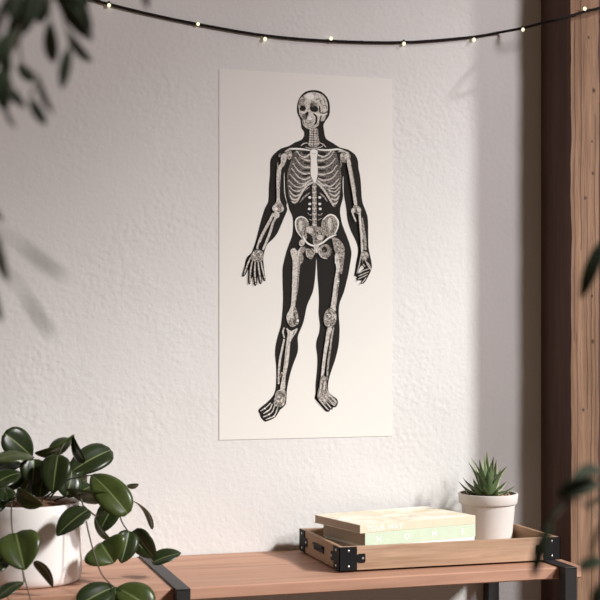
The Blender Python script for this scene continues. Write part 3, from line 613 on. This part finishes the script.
# ------------------------------------------------------------------ big potted plant
def big_plant():
    c = (0.248, -0.21); z0 = TOP+0.0004; R0 = 0.098
    t = thing('potted_rubber_plant', 'large glossy round-leaved plant trailing from a white cylindrical pot', 'plant', (c[0], c[1], z0))
    bm = bmesh.new(); h = 0.150
    add_lathe(bm, [(0, z0), (R0*.86, z0), (R0*.93, z0+.002), (R0*.975, z0+.008), (R0*.995, z0+.018), (R0, z0+.04), (R0*.99, z0+.10), (R0*.985, z0+h-.003), (R0*.975, z0+h-.0005), (R0*.955, z0+h), (R0*.935, z0+h-.0008), (R0*.925, z0+h-.004), (R0*.92, z0+.03), (0, z0+.03)], c, 96)
    bmesh.ops.recalc_face_normals(bm, faces=bm.faces)
    link_mesh('pot', bm, M['pot'], t, smooth=True, auto=60)
    bm = bmesh.new(); n = 40; zs = z0+h-0.008
    add_lathe(bm, [(0.0001, zs+.012), (R0*.3, zs+.010), (R0*.6, zs+.006), (R0*.918, zs)], c, n)
    for v in bm.verts: v.co.z += noise.noise(v.co*70)*0.003
    bmesh.ops.recalc_face_normals(bm, faces=bm.faces); link_mesh('soil', bm, M['soil'], t, smooth=True)
    m1 = [M['leaf'], M['rib']]; m2 = [M['leaf_light'], M['rib']]
    # base (u,v,y), tip (u,v,y), true width in m, roll, fold, curve, material
    LV = [
     ((32,457,-.22),(4,433,-.24),.052,18,14,.06,m1), ((35,453,-.24),(74,436,-.22),.046,64,14,.16,m2), ((73,436,-.23),(85,462,-.26),.034,62,18,.1,m2),
     ((68,474,-.20),(111,450,-.17),.053,-22,16,.08,m1), ((49,449,-.16),(75,442,-.15),.034,-55,16,.1,m1), ((58,455,-.29),(53,493,-.31),.050,10,16,.06,m1),
     ((34,459,-.26),(32,485,-.27),.050,-12,20,.05,m1), ((34,457,-.28),(-5,460,-.30),.044,66,12,.08,m2), ((20,473,-.30),(-8,486,-.33),.040,40,16,.08,m1),
     ((17,491,-.32),(43,505,-.35),.036,40,24,.08,m2), ((66,489,-.27),(109,494,-.31),.042,58,14,.14,m2), ((60,487,-.22),(87,479,-.19),.044,30,18,.08,m1),
     ((92,475,-.28),(128,514,-.33),.056,-14,16,.10,m2), ((127,485,-.20),(138,486,-.18),.014,40,16,.05,m1), ((131,500,-.27),(152,529,-.25),.028,74,20,-.16,m2),
     ((88,510,-.34),(57,536,-.36),.046,36,22,.06,m1), ((115,503,-.24),(99,533,-.25),.040,12,18,.06,m1), ((95,517,-.27),(111,540,-.28),.026,62,24,.1,m2),
     ((101,543,-.30),(114,563,-.32),.082,0,24,.04,m2), ((129,531,-.29),(121,563,-.31),.042,-14,20,.06,m1), ((134,530,-.27),(155,558,-.28),.042,20,20,.06,m1),
     ((152,563,-.27),(181,553,-.27),.034,-38,24,.06,m1), ((115,587,-.41),(78,606,-.44),.046,20,16,.08,m1), ((115,587,-.42),(119,616,-.44),.036,0,18,.06,m1),
     ((117,588,-.42),(152,610,-.45),.056,-18,14,.10,m2), ((16,533,-.35),(25,570,-.39),.076,4,26,.04,m2), ((35,561,-.37),(53,587,-.38),.034,62,16,-.12,m2),
     ((23,582,-.40),(-3,599,-.43),.034,54,16,.08,m1), ((8,560,-.36),(-10,570,-.38),.034,40,16,.06,m1), ((6,492,-.28),(-14,512,-.31),.040,20,16,.06,m1),
     ((44,474,-.26),(40,497,-.28),.040,24,18,.08,m1), ((72,470,-.22),(66,497,-.24),.044,-20,18,.08,m1), ((12,470,-.22),(14,490,-.25),.040,10,18,.06,m1), ((4,486,-.26),(6,503,-.30),.036,-20,20,.06,m1), ((78,494,-.24),(92,486,-.22),.034,-30,18,.06,m1),
     ((20,462,-.24),(-6,472,-.28),.044,50,14,.1,m1), ((38,470,-.20),(24,492,-.18),.044,20,16,.06,m1), ((80,478,-.22),(60,492,-.2),.044,-24,16,.06,m1),
    ]
    OV = {5, 6, 9, 15, 16, 18, 19, 20, 21, 25, 26}               # leaves that narrow to a pointed tip
    for q, (a, b, w, roll, fold, cv, mm) in enumerate(LV):
        add_leaf(t, at(*a), at(*b), w*1.22, mm, roll=roll, fold=fold+(5 if q in OV else 0), curve=cv, shape='ovate' if q in OV else 'round')
    S0 = Vector((c[0], c[1], zs+0.006))
    stems = [
      [S0, at(32,480,-.23), at(32,466,-.24), at(33,457,-.25)], [S0+Vector((.01,.0,0)), at(45,475,-.21), at(58,455,-.25), at(64,444,-.25), at(74,436,-.23)],
      [S0+Vector((.02,.01,0)), at(60,486,-.21), at(67,476,-.20), at(74,470,-.19)], [S0+Vector((.03,-.01,0)), at(64,482,-.24), at(80,477,-.26), at(92,475,-.28)],
      [S0+Vector((.04,0,0)), at(76,494,-.28), at(83,506,-.315), at(88,530,-.325), at(96,560,-.345), at(103,576,-.40), at(114,587,-.42)],
      [S0+Vector((-.02,-.03,0)), at(16,496,-.30), at(12,502,-.325), at(11.5,520,-.335), at(14,540,-.35), at(23,572,-.37), at(32,606,-.42)],
      [at(88,510,-.34), at(98,516,-.31), at(110,507,-.28), at(118,511,-.28), at(122,522,-.285), at(128,531,-.29), at(140,546,-.28), at(153,562,-.27)],
      [at(92,475,-.28), at(100,492,-.27), at(114,503,-.26), at(130,500,-.27)], [S0+Vector((-.03,0,0)), at(8,490,-.27), at(1,480,-.28), at(-8,470,-.28)],
      [at(83,506,-.315), at(86,508,-.33), at(88,510,-.34)], [at(93,550,-.335), at(97,545,-.32), at(101,543,-.30)], [at(23,572,-.37), at(24,580,-.39), at(23,583,-.40)],
      [S0+Vector((.02,-.02,0)), at(45,492,-.25), at(57,470,-.28), at(58,455,-.29)], [S0+Vector((0,.02,0)), at(40,478,-.18), at(48,455,-.17), at(51,448,-.16)],
      [S0+Vector((.0,-.03,0)), at(24,498,-.29), at(18,492,-.32)], [at(114,503,-.26), at(122,494,-.22), at(128,485,-.2)],
    ]
    for k, s in enumerate(stems):
        bm = bmesh.new(); pts = crom(s, 5); n = len(pts)
        add_tube(bm, pts, [0.0019-0.0008*i/n for i in range(n)], 7); bmesh.ops.recalc_face_normals(bm, faces=bm.faces)
        link_mesh('stem', bm, M['stem'], t, smooth=True)
big_plant()

# ------------------------------------------------------------------ succulent
def succulent():
    c = (1.2385, -0.109); z0 = TZ0+0.0064; zr = 0.8715
    t = thing('potted_succulent', 'small spiky green succulent in a white tapered pot beside the books', 'plant', (c[0], c[1], z0))
    bm = bmesh.new()
    prof = [(0, z0), (.0485, z0), (.0500, z0+.0015), (.0578, zr-.0245), (.0582, zr-.0225), (.0615, zr-.0222), (.0628, zr-.020), (.0645, zr-.003), (.0642, zr-.0006), (.0630, zr), (.0600, zr-.0004), (.0590, zr-.002), (.0570, zr-.03), (0, zr-.03)]
    add_lathe(bm, prof, c, 80); bmesh.ops.recalc_face_normals(bm, faces=bm.faces)
    link_mesh('pot', bm, M['clay'], t, smooth=True, auto=28)
    bm = bmesh.new(); zs = zr-0.0065
    add_lathe(bm, [(.0001, zs+.004), (.02, zs+.003), (.04, zs+.001), (.0586, zs)], c, 48)
    for v in bm.verts: v.co.z += noise.noise(v.co*140)*0.0015
    random.seed(11)
    for q in range(130):
        a = random.uniform(0, 6.283); r = .056*random.random()**.5; s = random.uniform(.0012, .0030)
        g = bmesh.ops.create_icosphere(bm, subdivisions=1, radius=s)
        for v in g['verts']:
            v.co = Vector((v.co.x*random.uniform(.8, 1.2), v.co.y, v.co.z*.7)) + Vector((c[0]+r*math.cos(a), c[1]+r*math.sin(a), zs+.0025))
            for f in v.link_faces: f.material_index = 1 if q % 3 else 0
    bmesh.ops.recalc_face_normals(bm, faces=bm.faces); link_mesh('soil', bm, [M['soil'], M['stone']], t, smooth=False)
    B0 = Vector((c[0], c[1], zs+.003))
    tips = [(458.3,481,-.125,4),(468.3,462,-.10,-2),(470.5,457,-.075,-3),(479.3,459.5,-.12,0),(483.3,454,-.095,0),(487,452,-.085,2),(496.4,459.5,-.07,3),(500.8,469,-.06,2),(508.3,465.3,-.085,-3),
            (507.3,480.7,-.06,2),(516,485.3,-.10,3),(473,478.5,-.145,3),(463,478,-.07,2),(498,487,-.155,4),(484,486,-.160,3),(491,463,-.125,-1),(476,470,-.14,-2),(502,474,-.13,-2),(510,488,-.135,3),(488,470,-.145,-1),(494,456,-.10,-2),(474,486,-.15,4)]
    for (u, v, y, bend) in tips:
        T = at(u, v, y); d = T-B0; hor = Vector((d.x, d.y, 0)); hd = hor.normalized() if hor.length > 1e-4 else Vector((1, 0, 0))
        Bp = B0 + hd*min(0.008, hor.length*.3); X = T-Bp; L = X.length
        side = hd.cross(Vector((0, 0, 1))).normalized(); up = side.cross(X).normalized()
        if up.z < 0 and d.z < .05: up = -up
        if up.dot(Vector((-hd.x, -hd.y, 0.6))) < 0: up = -up
        bm = bmesh.new(); n = 12; w0 = 0.0108; rings = []
        for i in range(n+1):
            s = i/n; w = w0*(0.75+0.55*math.sin(min(1, s*2.2)*math.pi/2)-0.3*s)*(1-s**1.7)+0.0002
            p = Bp + X*s + up*(-bend*.0022*math.sin(math.pi*s)) 
            sec = [(-1, .06), (-.70, .20), (0, .04), (.70, .20), (1, .06), (.6, -.34), (0, -.62), (-.6, -.34)]
            rings.append([bm.verts.new(p+side*a*w+up*b*w) for a, b in sec])
        for r0, r1 in zip(rings, rings[1:]):
            for k in range(8):
                f = bm.faces.new((r0[k], r0[(k+1) % 8], r1[(k+1) % 8], r1[k])); f.material_index = 1 if k in (0, 3, 4, 7) and k in (0, 3) else 0
        bm.faces.new(rings[0][::-1]); bm.faces.new(rings[-1]); bmesh.ops.recalc_face_normals(bm, faces=bm.faces)
        link_mesh('leaf', bm, [M['succ'], M['succ_edge']], t, smooth=True, auto=70)
succulent()

# ------------------------------------------------------------------ string lights
def lights():
    def yy(u): return -0.006 if u < 497 else (-0.006 - 0.149*((u-497)/58.0)**1.1 if u < 555 else -0.155)
    px = [(-160,-120),(-60,-64),(40,-22),(70,-9),(95,0),(109,4.2),(150,14.2),(198,24.2),(265,35.5),(331,41),(404,42.3),(470,37.3),(500,32.3),(523,28),(543,22.8),(560,19),(587,10.8),(600,7.8),(640,-6),(720,-40)]
    t = thing('string_lights', 'dark cord of tiny warm lights strung across the top of the wall', 'string lights', at(331, 41, yy(331)))
    bm = bmesh.new(); pts = crom([at(u, v, yy(u)) for u, v in px], 8); add_tube(bm, pts, 0.0030, 10)
    bmesh.ops.recalc_face_normals(bm, faces=bm.faces); link_mesh('cord', bm, M['cord'], t, smooth=True)
    for (u, v, dv) in ((109,5.3,1),(198,24,0),(265,39,1),(331,38.6,-1),(404,43.6,1),(474,39.6,1),(523,29.6,1),(584.7,8.8,-1)):
        y = yy(u)-0.003; p = at(u, v, y); bm = bmesh.new()
        g = bmesh.ops.create_uvsphere(bm, u_segments=14, v_segments=10, radius=0.0037)
        sz = 1.15 if dv else 1.0
        for q in g['verts']: q.co = Vector((q.co.x, q.co.y, q.co.z*sz)) + p
        b = link_mesh('bulb', bm, M['bulb'], t, smooth=True)
        if dv:
            bm = bmesh.new(); add_tube(bm, [p+Vector((0, 0, .0038*dv)), p+Vector((0, .002, .0075*dv))], 0.0028, 8)
            bmesh.ops.recalc_face_normals(bm, faces=bm.faces); link_mesh('bulb_socket', bm, M['cord'], b, smooth=True)
lights()

# ------------------------------------------------------------------ foliage close to the viewer
fm = [M['shade_leaf'], M['shade_rib']]
def sprig(name, label, leaves, stems, group=None, base=None):
    p0 = at(*stems[0][0]) if base is None else base
    t = thing(name, label, 'plant', p0, 0, group)
    for (a, b, w, roll) in leaves: add_leaf(t, at(*a), at(*b), w*1.08, fm, roll=roll, fold=16, curve=0.10, shape='lance', nl=10)
    for s in stems:
        bm = bmesh.new(); pts = crom([at(*q) for q in s], 5); add_tube(bm, pts, 0.0011, 6)
        bmesh.ops.recalc_face_normals(bm, faces=bm.faces); link_mesh('stem', bm, M['stem'], t, smooth=True)
    return t
Y1 = -1.60
sprig('hanging_branch', 'dark narrow-leaved branches hanging into the top left corner', [
  ((34,-12,Y1),(7,58,Y1+.02),.015,15), ((28,-18,Y1),(12,24,Y1-.05),.014,40), ((50,20,Y1),(53,63,Y1+.03),.0125,10), ((70,46,Y1),(62,89,Y1),.0105,12), ((58,-4,Y1),(93,40,Y1),.014,20), ((66,28,Y1),(92,62,Y1+.05),.0095,25),
  ((50,-14,Y1),(90,14,Y1),.016,30), ((18,64,Y1+.1),(33,82,Y1+.1),.011,0), ((38,74,Y1),(54,114,Y1),.008,45), ((13,91,Y1+.05),(26,108,Y1),.009,15), ((30,98,Y1),(46,125,Y1),.0095,10), ((2,66,Y1),(5,112,Y1),.016,15),
  ((5,106,Y1),(16,128,Y1),.006,50), ((14,30,Y1),(-8,66,Y1),.012,25), ((46,-20,Y1+.05),(40,24,Y1+.05),.018,15), ((24,-20,Y1-.1),(-4,40,Y1-.1),.014,60), ((145,-16,Y1),(148,9,Y1),.007,30), ((70,-16,Y1),(78,26,Y1),.012,10), ((88,-12,Y1),(84,12,Y1),.010,30), ((44,-24,Y1),(24,34,Y1),.015,10), ((62,-24,Y1),(72,12,Y1),.010,10), ((76,-12,Y1),(92,30,Y1),.009,15), ((4,40,Y1),(8,78,Y1),.012,20)],
  [[(10,-900,Y1),(26,-300,Y1),(30,-60,Y1),(34,-14,Y1),(18,30,Y1),(8,70,Y1),(6,106,Y1)], [(30,-60,Y1),(50,-10,Y1),(62,10,Y1),(66,28,Y1),(70,46,Y1)], [(50,-10,Y1),(50,20,Y1)], [(18,30,Y1),(22,62,Y1+.05),(36,76,Y1),(30,98,Y1)], [(30,-60,Y1),(110,-40,Y1),(145,-16,Y1)], [(8,70,Y1),(13,91,Y1+.05)]])
sprig('hanging_branch', 'dark leaf sprig poking in at the left edge, halfway up', [
  ((-8,226,Y1),(8,282,Y1),.011,15), ((-14,270,Y1),(2,322,Y1),.009,15), ((-16,190,Y1),(4,222,Y1),.009,50), ((14,238,-1.98),(66,278,-1.96),.0036,10), ((20,286,-1.98),(54,338,-1.97),.0034,10)],
  [[(-160,-900,Y1),(-100,-200,Y1),(-60,150,Y1),(-30,180,Y1),(-14,210,Y1),(-12,270,Y1)], [(-30,180,Y1),(-26,210,-1.8),(-14,230,-1.98),(14,238,-1.98)], [(-14,230,-1.98),(-2,262,-1.98),(20,286,-1.98)]])
sprig('hanging_branch', 'single dark leaf hanging in front of the timber post, right edge', [
  ((608,234,Y1),(581,299,Y1),.0145,15), ((606,228,Y1),(622,280,Y1),.014,10)], [[(720,-900,Y1),(680,-300,Y1),(640,120,Y1),(622,180,Y1),(607,232,Y1)]])
Y2 = -1.72
sprig('hanging_branch', 'blurred dark leafy branch low on the right in front of the tray corner', [
  ((600,482,Y2),(556,497,Y2),.019,25), ((604,474,Y2),(572,478,Y2-.05),.014,40), ((552,520,Y2),(533,578,Y2),.0115,15), ((606,560,Y2),(578,570,Y2),.014,35), ((612,498,Y2),(584,508,Y2),.010,60), ((612,580,Y2),(592,606,Y2),.014,20), ((604,520,Y2),(592,560,Y2),.008,55), ((570,500,Y2),(548,522,Y2),.007,50)],
  [[(790,-900,Y2),(750,-100,Y2),(690,300,Y2),(640,400,Y2),(616,450,Y2),(600,482,Y2)], [(616,450,Y2),(622,500,Y2),(622,570,Y2),(640,606,Y2)], [(600,482,Y2),(604,520,Y2)], [(604,520,Y2),(575,500,Y2),(552,520,Y2)], [(622,570,Y2),(606,560,Y2)], [(640,606,Y2),(612,580,Y2)]])

# ------------------------------------------------------------------ light
AZ, EL = R(50), R(34)
def aim(o, d): o.rotation_euler = Vector(d).to_track_quat('-Z', 'Y').to_euler()
s = bpy.data.lights.new('sun', 'SUN'); s.energy = 4.05; s.angle = R(6.0); s.color = (1.0, 1.0, 0.965)
so = bpy.data.objects.new('sun', s); COL.objects.link(so); so.location = (4, -4, 4)
aim(so, (-math.sin(AZ)*math.cos(EL), math.cos(AZ)*math.cos(EL), -math.sin(EL)))
k = bpy.data.lights.new('key_light', 'AREA'); k.energy = 60; k.size = 0.55; k.shape = 'DISK'; k.color = (1.0, 0.93, 0.955)  # added soft key lamp at front right; no window stands there
ko = bpy.data.objects.new('key_light', k); COL.objects.link(ko)
tgt = Vector((1.0, 0, 1.25)); a, e, dist = R(27.5), R(22), 3.5
ko.location = tgt + Vector((math.sin(a)*math.cos(e), -math.cos(a)*math.cos(e), math.sin(e)))*dist
aim(ko, tgt-ko.location)
w = bpy.data.worlds.new('World'); sc.world = w; w.use_nodes = True
w.node_tree.nodes['Background'].inputs[0].default_value = (0.115, 0.080, 0.054, 1); w.node_tree.nodes['Background'].inputs[1].default_value = 1.0

# ------------------------------------------------------------------ camera
cd = bpy.data.cameras.new('camera'); co = bpy.data.objects.new('camera', cd); COL.objects.link(co)
co.location = CAM; co.rotation_euler = (R(90), 0, -YAW)
cd.sensor_width = 36; cd.lens = FPX*36/600; cd.shift_y = (HOR-300)/600.0
cd.clip_start = 0.05
cd.dof.use_dof = True; cd.dof.focus_distance = 2.78; cd.dof.aperture_fstop = 5.0
sc.camera = co
sc.view_settings.view_transform = 'Standard'; sc.view_settings.look = 'None'
sc.view_settings.exposure = 0.0; sc.view_settings.gamma = 1.0; sc.view_settings.use_curve_mapping = False
